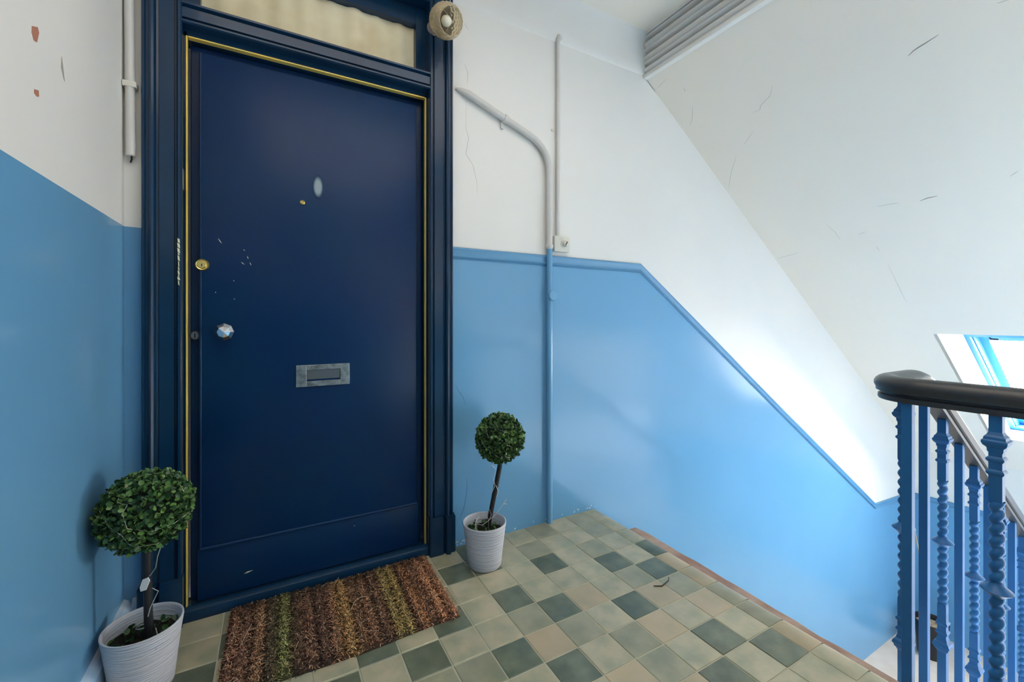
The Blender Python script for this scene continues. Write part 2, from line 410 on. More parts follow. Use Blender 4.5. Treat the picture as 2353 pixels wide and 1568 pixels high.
# ------------------------------------------------------------------ stair flight down and half landing
flight = empty('stair_flight', (XE, 1.2, -RIS), kind='structure')
for n in range(1, 10):
    x0 = XE + (n - 1) * GO; z = -n * RIS
    bb = MB(); bb.box((x0 + .012, .50, z - .30), (x0 + GO + .05, YB - .002, z - .04)); part('riser_block', bb, M['stone'], flight)
    bb = MB(); bb.box((x0 + .012, .48, z - .04), (x0 + GO + .012, YB - .002, z), .004); part('tread', bb, M['stone'], flight)
b = MB(); b.box((XE + 9 * GO, YF, ZH - .25), (XF, YB, ZH), 0); struct('half_landing', b, M['stone'])
b = MB(); b.box((1.3, YF, -4.3), (XF, YB, -4.2)); struct('floor_below', b, M['stone'])

# ------------------------------------------------------------------ rooflights
def rooflight(name, y0, y1):
    t = empty(name, (4.9, (y0 + y1) / 2, .5), kind='structure')
    zt, zb = slope(WX[0]), slope(WX[1])
    xf = lambda z: 4.592 + (.933 - z) / .7307
    b = MB(); th = .02
    b.prism([(WX[0], y1, zt), (WX[1], y1, zb), (xf(zb) + .34, y1, zb), (xf(zt) + .34, y1, zt)], (0, th, 0))
    b.prism([(WX[0], y0, zt), (WX[1], y0, zb), (xf(zb) + .34, y0, zb), (xf(zt) + .34, y0, zt)], (0, -th, 0))
    b.prism([(WX[0] - .0, y0 - th, zt), (xf(zt) + .34, y0 - th, zt), (xf(zt) + .34, y0 - th, zt + th), (WX[0] + .02, y0 - th, zt + th)], (0, y1 - y0 + 2 * th, 0))
    b.prism([(WX[1] + .0, y0 - th, zb), (xf(zb) + .34, y0 - th, zb), (xf(zb) + .34, y0 - th, zb - th), (WX[1] + .05, y0 - th, zb - th)], (0, y1 - y0 + 2 * th, 0))
    part('window_lining', b, M['white'], t)
    def side(bb, ya, yb, d0, d1, za, zc):
        bb.prism([(xf(za) + d0, ya, za), (xf(za) + d1, ya, za), (xf(zc) + d1, ya, zc), (xf(zc) + d0, ya, zc)], (0, yb - ya, 0))
    b = MB()
    side(b, y1 - .028, y1, 0, .2, zt, zb); side(b, y0, y0 + .028, 0, .2, zt, zb)
    side(b, y1 - .036, y1, .05, .075, zt, zb); side(b, y0, y0 + .036, .05, .075, zt, zb)
    side(b, y0 + .028, y1 - .028, 0, .2, zt, zt - .03); side(b, y0 + .028, y1 - .028, 0, .2, zb + .03, zb)
    part('window_frame', b, M['bluewin'], t)
    b = MB()
    side(b, y1 - .075, y1 - .02, .2, .27, zt - .01, zb + .01); side(b, y0 + .02, y0 + .075, .2, .27, zt - .01, zb + .01)
    side(b, y0 + .07, y1 - .07, .2, .27, zt - .01, zt - .06); side(b, y0 + .07, y1 - .07, .2, .27, zb + .06, zb + .01)
    sash = part('window_sash', b, M['bluewin'], t)
    b = MB(); side(b, y0 + .06, y1 - .06, .235, .241, zt - .03, zb + .03); part('glass_pane', b, M['glass'], sash)
    b = MB(); zz = zt - .035; b.tube([(xf(zz) + .15, y1 - .09, zz + .01), (xf(zz) + .12, y1 - .11, zz - .01), (xf(zz) + .12, y1 - .15, zz - .012)], .006); part('window_catch', b, M['darkmetal'], sash, 40)
rooflight('window_1', *W1)

# ------------------------------------------------------------------ the door
D = empty('door_1', (.17, YB, 0), kind='structure')
OX0, OX1 = -.268, .612; YA = 1.822               # opening inside the frame, face of the frame
def bx(bb, x0, x1, y0, y1, z0, z1, bev=.0015): bb.box((x0, y0, z0), (x1, y1, z1), bev)
# jambs: profile across X (w outward from the opening), depth in front of the wall
jp = [(-.002, .07), (-.002, -.022), (.002, -.027), (.009, -.027), (.013, -.020), (.014, -.012), (.019, -.012), (.020, -.021), (.060, -.021), (.062, -.016), (.068, -.018), (.072, -.034), (.078, -.038),
      (.084, -.034), (.086, -.028), (.093, -.028), (.096, -.033), (.102, -.033), (.106, -.024), (.108, 0), (.060, 0), (.060, .07)]
for xo, sg in ((OX0, -1), (OX1, 1)):
    bb = MB(); bb.prism([(xo + sg * w_, YB + y, .165) for w_, y in jp], (0, 0, 2.602 - .165)); part('door_jamb', bb, M['navyframe'], D, 30)
    # plinth block
    pp = [(-.004, .05), (-.004, -.030), (.004, -.034), (.058, -.034), (.066, -.026), (.070, -.044), (.086, -.050), (.092, -.036), (.112, -.036), (.116, -.030), (.116, 0)]
    bb = MB(); bb.prism([(xo + sg * w_, YB + y, 0) for w_, y in pp], (0, 0, .160))
    bb.prism([(xo + sg * (w_ * .96), YB + y * .94, .160) for w_, y in pp], (0, 0, .010)); part('plinth_block', bb, M['navyframe'], D, 30)
# transom rail and head with beads round both openings
bb = MB(); ZR0, ZR1 = 2.062, 2.142
bb.prism([(OX0 - .0, YB + y, z) for y, z in ((.07, ZR0 + .004), (-.020, ZR0 + .004), (-.026, ZR0 + .008), (-.026, ZR0 + .014), (-.012, ZR0 + .018), (-.012, ZR0 + .023), (-.021, ZR0 + .025), (-.021, ZR1 - .022),
                                            (-.012, ZR1 - .020), (-.012, ZR1 - .015), (-.026, ZR1 - .011), (-.026, ZR1 - .004), (-.018, ZR1), (.07, ZR1))], (OX1 - OX0, 0, 0))
part('transom_rail', bb, M['navyframe'], D, 30)
bb = MB(); bb.prism([(OX0, YB + y, z) for y, z in ((.07, 2.452), (-.02, 2.452), (-.026, 2.457), (-.026, 2.464), (-.012, 2.468), (-.012, 2.473), (-.021, 2.475), (-.021, 2.53), (-.036, 2.54), (-.036, 2.57), (-.045, 2.60), (0, 2.60), (.07, 2.50))], (OX1 - OX0, 0, 0))
part('door_head', bb, M['navyframe'], D, 30)
# frame lining and stop behind the brass draught strip
bb = MB()
bx(bb, OX0 - .03, OX0 + .010, YB + .02, YB + .10, 0, 2.06); bx(bb, OX1 - .010, OX1 + .03, YB + .02, YB + .10, 0, 2.06); bx(bb, OX0, OX1, YB + .02, YB + .10, 2.042, 2.075)
part('door_lining', bb, M['navyframe'], D)
bb = MB(); bx(bb, OX0 + .0065, OX0 + .0115, YB + .012, YB + .034, .03, 2.043, .002); strip = part('draught_strip', bb, M['brass'], D, label='brass draught strip')
bb = MB(); bx(bb, OX1 - .0115, OX1 - .0075, YB + .012, YB + .034, .03, 2.043, .002); part('draught_strip', bb, M['brass'], D, label='brass draught strip')
bb = MB(); bx(bb, OX0 + .0125, OX1 - .0125, YB + .012, YB + .034, 2.0375, 2.043, .002); part('draught_strip', bb, M['brass'], D, label='brass draught strip')
# leaf with its raised sheet panel
YD = YB + .060
bb = MB(); bx(bb, OX0 + .014, OX1 - .014, YD, YD + .045, .036, 2.036, .003); leaf_o = part('door_leaf', bb, M['navy'], D)
bb = MB(); bx(bb, -.222, .566, YB + .030, YD + .004, .228, 2.004, .004); part('sheet_panel', bb, M['navy'], leaf_o, 40)
bb = MB(); bx(bb, -.232, .576, YB + .036, YD + .004, .038, .224, .003); part('kick_board', bb, M['navy'], leaf_o, 40)
bb = MB(); bb.tube([(-.222, YB + .031, .226), (.566, YB + .031, .226)], .006, 8); part('panel_bead', bb, M['navy'], leaf_o, 60)
bb = MB(); bb.tube([(-.221, YB + .031, .226), (-.221, YB + .031, 2.002)], .004, 8); part('panel_bead', bb, M['navy'], leaf_o, 60)
YP = YB + .030
# letter plate
bb = MB(); x0, x1, z0, z1 = .084, .282, .782, .868; u0, u1, v0, v1 = .121, .246, .803, .848
for a in ((x0, u0, z0, z1), (u1, x1, z0, z1)): bx(bb, a[0], a[1], YP - .006, YP, a[2], a[3], .0012)
bx(bb, u0, u1, YP - .006, YP, z0, v0, .0012); bx(bb, u0, u1, YP - .006, YP, v1, z1, .0012)
lp = part('letter_plate', bb, M['steel'], leaf_o, label='mottled steel letter plate')
bb = MB(); bx(bb, u0, u1, YP - .0015, YP + .003, v0 + .007, v1, .001)
part('letter_flap', bb, M['steeldark'], leaf_o)
# faceted knob, key cylinder, mortice keyhole, spyhole, worn strike
bb = MB(); bb.lathe([(.024, 0), (.026, .004), (.016, .008), (.012, .016), (.014, .026), (.024, .032), (.0315, .040), (.031, .046), (.020, .056), (.001, .062)], 8, (-.148, YP, 1.004), (0, -1, 0)); part('door_knob', bb, M['chrome'], leaf_o, label='faceted chrome door knob')
bb = MB(); bb.lathe([(.021, 0), (.0215, .005), (.018, .011), (.013, .009), (.013, .012), (.012, .013)], 24, (-.216, YP, 1.244), (0, -1, 0)); part('lock_cylinder', bb, M['lockbrass'], leaf_o, 35, label='round brass lock cylinder')
bb = MB(); bx(bb, -.2175, -.2145, YP - .0142, YP - .0128, 1.237, 1.247, 0); part('key_slot', bb, M['black'], leaf_o)
bb = MB(); bb.lathe([(.0155, 0), (.016, .018), (.012, .022)], 16, (-.2385, YD, .991), (0, -1, 0)); part('keyhole_cover', bb, M['steeldark'], leaf_o, 35)
bb = MB(); bx(bb, -.2405, -.2365, YD - .0226, YD - .0210, .983, .999, 0); part('key_slot', bb, M['black'], leaf_o)
bb = MB(); bb.lathe([(.0085, 0), (.0088, .004), (.006, .006), (.0055, .003), (.001, .003)], 16, (.107, YP, 1.510), (0, -1, 0)); part('spyhole', bb, M['lockbrass'], leaf_o, 40, label='small brass spyhole')
bb = MB(); bb.lathe([(.0275, 0), (.0275, .0006), (.022, .0012), (.001, .0014)], 24, (.163, YP, 1.580), (0, -1, 0))
for v in bb.b.verts: v.co.z = 1.58 + (v.co.z - 1.58) * 1.75; v.co.x = .163 + (v.co.x - .163) * .72
def smudge():
    m = mat('smudged_grey_paint', lin(122, 140, 148), .5, spec=.2); n = m.node_tree.nodes; l = m.node_tree.links
    ge = n.new('ShaderNodeNewGeometry'); mp = n.new('ShaderNodeVectorMath'); mp.operation = 'SUBTRACT'; mp.inputs[1].default_value = (.163, YP, 1.58)
    sc = n.new('ShaderNodeVectorMath'); sc.operation = 'MULTIPLY'; sc.inputs[1].default_value = (1 / .020, 0, 1 / .047)
    ln = n.new('ShaderNodeVectorMath'); ln.operation = 'LENGTH'; rp = n.new('ShaderNodeValToRGB')
    rp.color_ramp.interpolation = 'EASE'; rp.color_ramp.elements[0].position = .45; rp.color_ramp.elements[1].position = .98
    rp.color_ramp.elements[0].color = lin(136, 152, 158); rp.color_ramp.elements[1].color = lin(10, 45, 80)
    l.new(ge.outputs['Position'], mp.inputs[0]); l.new(mp.outputs[0], sc.inputs[0]); l.new(sc.outputs[0], ln.inputs[0]); l.new(ln.outputs['Value'], rp.inputs[0]); l.new(rp.outputs[0], n['Principled BSDF'].inputs['Base Color']); return m
part('blurred_number_plate', bb, smudge(), leaf_o, 40, label='blurred pale grey oval plate')  # house number blurred out, built as a soft grey oval without digits
bb = MB(); bx(bb, OX0 + .0005, OX0 + .0035, YB - .016, YB + .012, 1.497, 1.568, .0005); part('strike_plate', bb, M['steeldark'], D)
# paint chips: door face and frame bead
rr = random.Random(5); bb = MB()
for a in [(-.17, 1.344, -.157, 1.325), (-.09, 1.31, -.087, 1.304), (-.079, 1.286, -.075, 1.274), (-.099, 1.262, -.087, 1.253), (-.071, 1.263, -.066, 1.251), (-.122, 1.194, -.12, 1.189), (-.121, 1.126, -.118, 1.122), (-.178, 1.149, -.175, 1.145), (.30, .19, .303, .186)]:
    p0 = Vector((a[0], YP - .0004, a[1])); p1 = Vector((a[2], YP - .0004, a[3])); d_ = (p1 - p0).normalized(); nn = Vector((-d_.z, 0, d_.x)) * .0014
    bb.prism([p0, p0 + (p1 - p0) * .4 + nn, p1, p0 + (p1 - p0) * .6 - nn], (0, .001, 0))
p0 = Vector((-.09, YB + .0356, .098)); bb.prism([p0, p0 + Vector((.012, 0, .006)), p0 + Vector((.03, 0, .006)), p0 + Vector((.014, 0, .001))], (0, .001, 0))
part('paint_chips', bb, M['cream'], leaf_o, kind='stuff')
bb = MB(); z = 1.325
while z > 1.17:
    h = rr.uniform(.008, .022); wd = rr.uniform(.0015, .0042)
    bb.prism([(OX0 - .0065 - wd, YB - .0275, z), (OX0 - .0065 + wd * .6, YB - .0275, z - h * .2), (OX0 - .0065 + wd, YB - .0275, z - h), (OX0 - .0065 - wd * .7, YB - .0275, z - h * .8)], (0, .002, 0)); z -= h * .92
part('frame_paint_chips', bb, M['cream'], D, kind='stuff')
# threshold
bb = MB(); bb.prism([(OX0 + .002, y, z) for y, z in ((YB + .09, 0), (YB - .010, 0), (YB - .010, .020), (YB - .006, .034), (YB + .004, .042), (YB + .016, .044), (YB + .036, .036), (YB + .09, .034))], (OX1 - OX0 - .004, 0, 0)); part('threshold', bb, M['navyframe'], D, 35)
# fanlight over the door: sash, glass, curtain behind
bb = MB(); Y0 = YB + .045; Y1 = YB + .085
bx(bb, OX0, OX0 + .045, Y0, Y1, ZR1 - .02, 2.46); bx(bb, OX1 - .045, OX1, Y0, Y1, ZR1 - .02, 2.46); bx(bb, OX0 + .045, OX1 - .045, Y0, Y1, ZR1 - .02, 2.165); bx(bb, OX0 + .045, OX1 - .045, Y0, Y1, 2.378, 2.46)
fs = part('fanlight_sash', bb, M['navyframe'], D)
bb = MB(); bx(bb, OX0 + .04, OX1 - .04, YB + .066, YB + .070, 2.155, 2.39, 0); part('fanlight_glass', bb, M['glass'], fs)
bb = MB(); NN = 120; A = []; B = []
for k in range(NN + 1):
    x = OX0 - .05 + (OX1 - OX0 + .1) * k / NN; y = YB + .083 + .006 * math.sin(k * .55) + .004 * math.sin(k * .21 + 1)
    A.append(bb.b.verts.new((x, y, 2.09))); B.append(bb.b.verts.new((x, y, 2.48)))
for k in range(NN): bb.b.faces.new((A[k], A[k + 1], B[k + 1], B[k]))
part('curtain', bb, M['curtain'], D, 180, label='cream curtain behind the fanlight')
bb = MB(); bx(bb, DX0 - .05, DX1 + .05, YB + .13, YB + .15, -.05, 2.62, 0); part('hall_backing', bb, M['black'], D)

# ------------------------------------------------------------------ cracks and chips in the plaster
CRACKS_BACK = [[(0.784, 2.237), (0.801, 2.206), (0.797, 2.149)], [(0.792, 2.075), (0.791, 1.941), (0.806, 1.897), (0.791, 1.822), (0.828, 1.775), (0.848, 1.696), (0.85, 1.64)], [(0.736, 0.755), (0.758, 0.713), (0.777, 0.687), (0.788, 0.647)], [(0.797, 0.307), (0.796, 0.243), (0.781, 0.168), (0.764, 0.129), (0.781, 0.083)], [(0.781, 2.431), (0.803, 2.404)]]
CRACKS_SLOPE = [[(2.386, 0.773), (2.375, 0.751), (2.37, 0.73), (2.364, 0.7), (2.357, 0.669)], [(2.27, 1.28), (2.308, 1.313), (2.335, 1.38), (2.351, 1.394), (2.351, 1.433)], [(2.442, 1.489), (2.488, 1.568)], [(2.538, 1.653), (2.613, 1.735), (2.715, 1.825)], [(2.012, 1.741), (2.028, 1.822)], [(2.095, 1.686), (2.113, 1.691)], [(2.191, 1.702), (2.249, 1.75), (2.282, 1.794)], [(3.045, 1.128), (3.046, 1.028)], [(3.059, 0.942), (3.05, 0.908), (3.05, 0.87)], [(3.103, 1.41), (3.164, 1.391), (3.227, 1.386)], [(3.207, 1.285), (3.197, 1.237)], [(3.31, 1.831), (3.285, 1.669)], [(3.457, 1.219), (3.616, 1.227), (3.781, 1.234)], [(3.311, 1.227), (3.342, 1.223)], [(3.019, 0.611), (3.0, 0.581)], [(2.337, 0.505), (2.341, 0.479)]]
CHIPS_LEFT = [[(1.229, 1.642), (1.253, 1.654), (1.259, 1.646), (1.25, 1.621), (1.237, 1.618), (1.228, 1.629)], [(1.239, 1.519), (1.257, 1.525), (1.259, 1.513), (1.25, 1.509), (1.239, 1.511)], [(1.369, 1.655), (1.376, 1.639), (1.386, 1.605), (1.379, 1.612), (1.367, 1.629)]]
def crack(pts, r, m, parent):
    pts = [Vector(p) for p in pts]; out = []
    for a, c in zip(pts, pts[1:]):
        for k in range(3): out.append(a.lerp(c, k / 3))
    out.append(pts[-1]); n = len(out)
    bb = MB(); bb.tube(out, [r * (.25 + .75 * math.sin(PI * (i + .4) / n)) for i in range(n)], 4); part('crack', bb, m, parent)
for k, c in enumerate(CRACKS_BACK): crack([(x, YB, z) for x, z in c], .0009, M['blugap'] if k in (2, 3) else M['crack'], wall_back)
for k, c in enumerate(CRACKS_SLOPE): crack([(x, y, slope(x)) for x, y in c], .0019 if k in (0, 8) else .0011, M['crackd'] if k in (0, 8) else M['crack'], slope_o)
for k, c in enumerate(CHIPS_LEFT):
    bb = MB(); bb.prism([(XL - .002, y, z) for y, z in c], (.0028, 0, 0)); part('plaster_chip', bb, M['scrape'] if k == 2 else M['chip'], wall_left)
# flaked paint along the foot of the wall
bb = MB(); rr = random.Random(9)
for k in range(26):
    x = rr.choice([rr.uniform(1.0, 1.56), rr.uniform(1.42, 1.57), rr.uniform(.735, .80)]); z = rr.uniform(.004, .02); s_ = rr.uniform(.003, .010)
    bb.prism([(x, YB - .0012, z), (x + s_, YB - .0012, z + s_ * .3), (x + s_ * 1.3, YB - .0012, z + s_ * .9), (x + s_ * .3, YB - .0012, z + s_ * .8)], (0, .002, 0))
part('flaked_paint', bb, M['skirt'], wall_back, kind='stuff')

# ------------------------------------------------------------------ pipes and switch on the wall
def bend(p0, p1, p2, r, n=8):
    p0, p1, p2 = Vector(p0), Vector(p1), Vector(p2); a = (p0 - p1).normalized(); c = (p2 - p1).normalized()
    A = p1 + a * r; Cc = p1 + c * r
    return [A * (1 - t) ** 2 + p1 * 2 * t * (1 - t) + Cc * t * t for t in [k / n for k in range(n + 1)]]
YPp = YB - .0215
t = thing('conduit_pipe', (1.247, YPp, 0), 'thick pipe running diagonally from the door frame, then down to the floor', 'pipe')
path = [(.737, YB - .006, 2.110), (.757, YB - .0125, 2.104), (.790, YPp, 2.093)] + bend((.79, YPp, 2.093), (1.247, YPp, 1.925), (1.247, YPp, 1.4), .13) + [(1.247, YPp, 1.41)]
b = MB(); b.tube(path, [.0045, .0115] + [.0165] * (len(path) - 2), 14); part('upper_pipe', b, M['conduit'], t, 60, label='grey painted upper pipe')
b = MB(); b.tube([(1.247, YPp, 1.41), (1.247, YPp, .03), (1.247, YPp, .0015)], .0155, 14); part('lower_pipe', b, M['blue'], t, 60, label='blue painted lower pipe')
b = MB(); b.lathe([(.018, 0), (.020, .004), (.020, .014), (.018, .018)], 16, (1.247, YPp, 1.415)); part('collar', b, M['conduit'], t, 40)
b = MB(); dv = Vector((.457, 0, -.168)).normalized(); b.lathe([(.0175, -.010), (.0205, -.009), (.0205, .009), (.0175, .010)], 16, (.990, YPp, 2.020), dv); b.box((.972, YB - .012, 1.975), (.985, YB - .001, 2.006), .002); part('saddle_clip', b, M['conduit'], t, 40)
b = MB(); b.lathe([(.024, 0), (.0275, .004), (.0275, .012), (.024, .016), (.001, .018)], 20, (1.256, YPp - .008, 1.171), (.1, -1, 0)); part('junction_cap', b, M['blue'], t, 40)

t = thing('cable_conduit', (1.308, YB - .012, 1.45), 'slim grey conduit dropping straight from the ceiling to the square switch', 'pipe')
b = MB(); b.tube([(1.330, YB + .004, 2.518), (1.327, YB - .006, 2.530), (1.318, YB - .012, 2.532), (1.311, YB - .012, 2.522), (1.309, YB - .012, 2.49), (1.306, YB - .012, 1.478)], .0105, 12); part('conduit_tube', b, M['conduit'], t, 60)
b = MB(); b.lathe([(.007, 0), (.0085, .004), (.006, .008), (.001, .009)], 12, (1.279, YB, 2.036), (0, -1, 0)); part('fixing_screw', b, M['plastic'], t, 40)

t = thing('light_switch', (1.322, YB, 1.44), 'small off-white square switch box with a round knob at the foot of the slim conduit', 'switch')
b = MB(); b.box((1.272, YB - .034, 1.400), (1.370, YB - .0005, 1.481), .004); part('switch_box', b, M['plastic'], t, 40)
b = MB(); b.lathe([(.023, 0), (.023, .003), (.017, .005), (.016, .016), (.013, .019), (.001, .0195)], 20, (1.332, YB - .034, 1.442), (0, -1, 0)); kn = part('switch_knob', b, M['plastic'], t, 40)
b = MB(); b.prism([(1.3245, YB - .0555, 1.4345), (1.3285, YB - .0555, 1.4305), (1.3395, YB - .0555, 1.4495), (1.3355, YB - .0555, 1.4535)], (0, .003, 0)); part('knob_slot', b, M['holder'], kn)

t = thing('cable_trunking', (-.4035, YB - .018, 1.58), 'white conduit beside the left edge of the door frame, open at its end', 'pipe')
b = MB(); n = 14; b.tube([(-.408, YB - .018, ZC - .002), (-.406, YB - .018, 2.2), (-.4035, YB - .018, 1.9), (-.401, YB - .018, 1.584)], .0128, 16); part('conduit_tube', b, M['conduit'], t, 60)
b = MB(); b.box((-.4205, YB - .032, 1.806), (-.3845, YB - .026, 1.824), .002); b.box((-.4205, YB - .026, 1.806), (-.416, YB - .001, 1.824), .001); b.box((-.388, YB - .026, 1.806), (-.3845, YB - .001, 1.824), .001); part('saddle_clip', b, M['plastic'], t)
b = MB(); b.tube([(-.401, YB - .016, 1.60), (-.399, YB - .015, 1.575), (-.404, YB - .006, 1.566)], .0025, 6); part('cable_end', b, M['black'], t)

# ------------------------------------------------------------------ amber lamp beside the frame
md = Vector((.195, -.868, -.46)).normalized(); lc = Vector((.636, 1.700, 2.298))
t = thing('wall_lamp', lc - md * .06, 'amber glass lamp with white bulb, at the top right of the door frame', 'lamp')
def shade():
    b = MB(); seg = 40; prof = []
    outer = [(.044, -.050), (.056, -.040), (.064, -.022), (.0675, 0), (.066, .020), (.060, .038), (.054, .046)]
    inner = [(.050, .045), (.056, .034), (.061, .016), (.062, -.004), (.058, -.024), (.050, -.038), (.040, -.045)]
    q = Vector((0, 0, 1)).rotation_difference(md).to_matrix(); rings = []
    def fine(pf):
        o = []
        for (a, c), (e, f) in zip(pf, pf[1:]):
            for k in range(4): o.append((a + (e - a) * k / 4, c + (f - c) * k / 4))
        return o + [pf[-1]]
    pts = [(r, z, 1) for r, z in fine(outer)] + [(r, z, .3) for r, z in fine(inner)]
    for r, z, am in pts:
        ring = []
        for k in range(seg * 2):
            th = 2 * PI * k / (seg * 2)
            rr_ = r + am * .0026 * math.sin(th * 14) * math.sin(z * 320)
            ring.append(b.b.verts.new(lc + q @ Vector((rr_ * math.cos(th), rr_ * math.sin(th), z))))
        rings.append(ring)
    rings.append(rings[0])
    for A, B in zip(rings, rings[1:]):
        for k in range(seg * 2): b.b.faces.new((A[k], A[(k + 1) % (seg * 2)], B[(k + 1) % (seg * 2)], B[k]))
    return b
part('lamp_shade', shade(), M['amber'], t, 180, label='amber moulded glass shade')
b = MB(); b.lathe([(.032, -.058), (.040, -.051), (.040, -.047), (.020, -.046), (.016, -.020), (.001, -.019)], 28, lc, md); part('lamp_holder', b, M['holder'], t, 40)
b = MB(); b.lathe([(.010, -.022), (.016, -.012), (.021, 0), (.0215, .010), (.017, .020), (.009, .026), (.001, .028)], 24, lc, md); part('light_bulb', b, M['bulb'], t, 180)
b = MB(); p0 = lc - md * .055; b.tube([p0, p0 + Vector((0, .03, .01)), (p0.x, YB - .045, p0.z + .012), (p0.x, YB - .03, p0.z + .012)], .009, 10); b.lathe([(.028, 0), (.030, .004), (.022, .010)], 20, (p0.x, YB - .022, p0.z + .012), (0, -1, 0)); part('lamp_bracket', b, M['holder'], t, 40)
b = MB(); p1 = lc + Vector((.03, .015, .062)); z = p1.z; pts = []
for k in range(30): pts.append((p1.x - .0006 * k + (.0022 if k % 2 else -.0022), p1.y + .0005 * k, p1.z - .012 + k * (ZC - p1.z + .010) / 29))
b.tube(pts, .0017, 6); part('hanging_chain', b, M['wire'], t)

# ------------------------------------------------------------------ coir doormat
t = thing('doormat', (.23, 1.61, 0), 'brown striped coir doormat lying in front of the navy door', 'doormat')
MX0, MX1, MY0, MY1 = -.131, .584, 1.405, 1.830
stripe = [(0, (96, 64, 46)), (.05, (122, 84, 66)), (.10, (92, 62, 48)), (.14, (120, 88, 62)), (.18, (70, 58, 44)), (.21, (92, 92, 52)), (.245, (98, 100, 54)), (.28, (74, 56, 42)), (.33, (106, 72, 56)), (.38, (78, 54, 44)),
          (.43, (112, 76, 60)), (.475, (136, 98, 56)), (.52, (140, 104, 60)), (.56, (96, 66, 48)), (.60, (120, 82, 58)), (.64, (84, 60, 46)), (.68, (108, 74, 54)), (.715, (122, 104, 56)), (.765, (130, 108, 58)), (.80, (84, 56, 40)),
          (.84, (164, 108, 66)), (.875, (92, 60, 44)), (.915, (150, 98, 66)), (.96, (130, 84, 58)), (1, (140, 92, 62))]
def scol(u):
    for (a, ca), (e, ce) in zip(stripe, stripe[1:]):
        if u <= e:
            k = (u - a) / (e - a); k = k * k * (3 - 2 * k); return [ca[i] + (ce[i] - ca[i]) * k for i in range(3)]
    return stripe[-1][1]
rib = lambda u: abs(math.sin(PI * u * 19))
b = MB(); NX, NY = 190, 40; V = []
for i in range(NX + 1):
    u = i / NX; row = []
    for j in range(NY + 1):
        v = j / NY; x = MX0 + (MX1 - MX0) * u + (v - .5) * .010; y = MY0 + (MY1 - MY0) * v + .004 * math.sin(u * 9)
        ed = min(1, min(u, 1 - u) * 40, min(v, 1 - v) * 25)
        z = .004 + ed * (.003 + .010 * rib(u) + R.uniform(0, .002)); row.append(b.b.verts.new((x, y, z)))
    V.append(row)
for i in range(NX):
    for j in range(NY): b.b.faces.new((V[i][j], V[i + 1][j], V[i + 1][j + 1], V[i][j + 1]))
rim = [V[i][0] for i in range(NX + 1)] + [V[NX][j] for j in range(1, NY + 1)] + [V[i][NY] for i in range(NX - 1, -1, -1)] + [V[0][j] for j in range(NY - 1, 0, -1)]
low = [b.b.verts.new((v.co.x, v.co.y, .0004)) for v in rim]
for k in range(len(rim)): b.b.faces.new((rim[k], low[k], low[(k + 1) % len(rim)], rim[(k + 1) % len(rim)]))
base_me = b.mesh('mat_base', M['coir'], 180, WL[t])
ca = base_me.color_attributes.new('col', 'FLOAT_COLOR', 'POINT')
for i, v in enumerate(base_me.vertices):
    c = scol(min(1, max(0, (v.co.x + .23 - MX0) / (MX1 - MX0)))); ca.data[i].color = lin(*[q * .52 for q in c])
link('mat_base', base_me, t)
verts = []; faces = []; cols = []
for k in range(30000):
    u, v = R.random(), R.random()
    if R.random() > .14 + .86 * rib(u): continue
    x = MX0 + (MX1 - MX0) * u + (v - .5) * .010; y = MY0 + (MY1 - MY0) * v + .004 * math.sin(u * 9)
    ed = min(1, min(u, 1 - u) * 40, min(v, 1 - v) * 25); z = .004 + ed * (.004 + .011 * rib(u))
    a = R.uniform(0, 2 * PI); L = R.uniform(.008, .017); hx, hy = math.cos(a), math.sin(a); wv = R.uniform(.0006, .0011); px_, py_ = -hy * wv, hx * wv
    h1, h2 = R.uniform(.0015, .0045), R.uniform(-.001, .003); cu = R.uniform(-.3, .3) * L; i0 = len(verts)
    for (f, h, o_) in ((0, -.001, 0), (.5, h1, cu), (1, h2, 0)):
        cx_, cy_ = x + hx * L * f - hy * o_, y + hy * L * f + hx * o_
        verts += [(cx_ - px_, cy_ - py_, max(.001, z + h)), (cx_ + px_, cy_ + py_, max(.001, z + h))]
    faces += [(i0, i0 + 1, i0 + 3, i0 + 2), (i0 + 2, i0 + 3, i0 + 5, i0 + 4)]
    c = scol(u); s_ = R.choice((.65, .9, 1.15, 1.3, 1.55, 1.95)) * R.uniform(.9, 1.1); q = R.random()
    gr = sum(c) / 3; c = [e * .82 + gr * .18 for e in c]
    s_ *= 1 - .45 * max(0, (v - .82 + .04 * math.sin(u * 23)) / .18)      # fibres get darker towards the door side
    if q < .06: c = (196, 170, 134); s_ = 1
    cl = lin(*[min(255, max(0, e * s_)) for e in c]); cols += [cl] * 6
me = bpy.data.meshes.new('coir_pile'); me.from_pydata([(x - .23, y - 1.61, z) for x, y, z in verts], [], faces); me.materials.append(M['coir'])
ca = me.color_attributes.new('col', 'FLOAT_COLOR', 'POINT'); ca.data.foreach_set('color', [e for c in cols for e in c])
link('coir_pile', me, t, kind='stuff')
b = MB()
b.tube([(.245, 1.60, .022), (.262, 1.63, .028), (.285, 1.645, .028), (.31, 1.648, .022)], .0011, 5); b.tube([(-.085, 1.60, .02), (-.065, 1.66, .026), (-.058, 1.69, .021)], .0009, 5); b.tube([(.062, 1.49, .02), (.075, 1.52, .025)], .0009, 5); b.tube([(.21, 1.78, .02), (.232, 1.81, .03)], .0009, 5)
part('loose_fibre', b, M['straw'], t, kind='stuff')

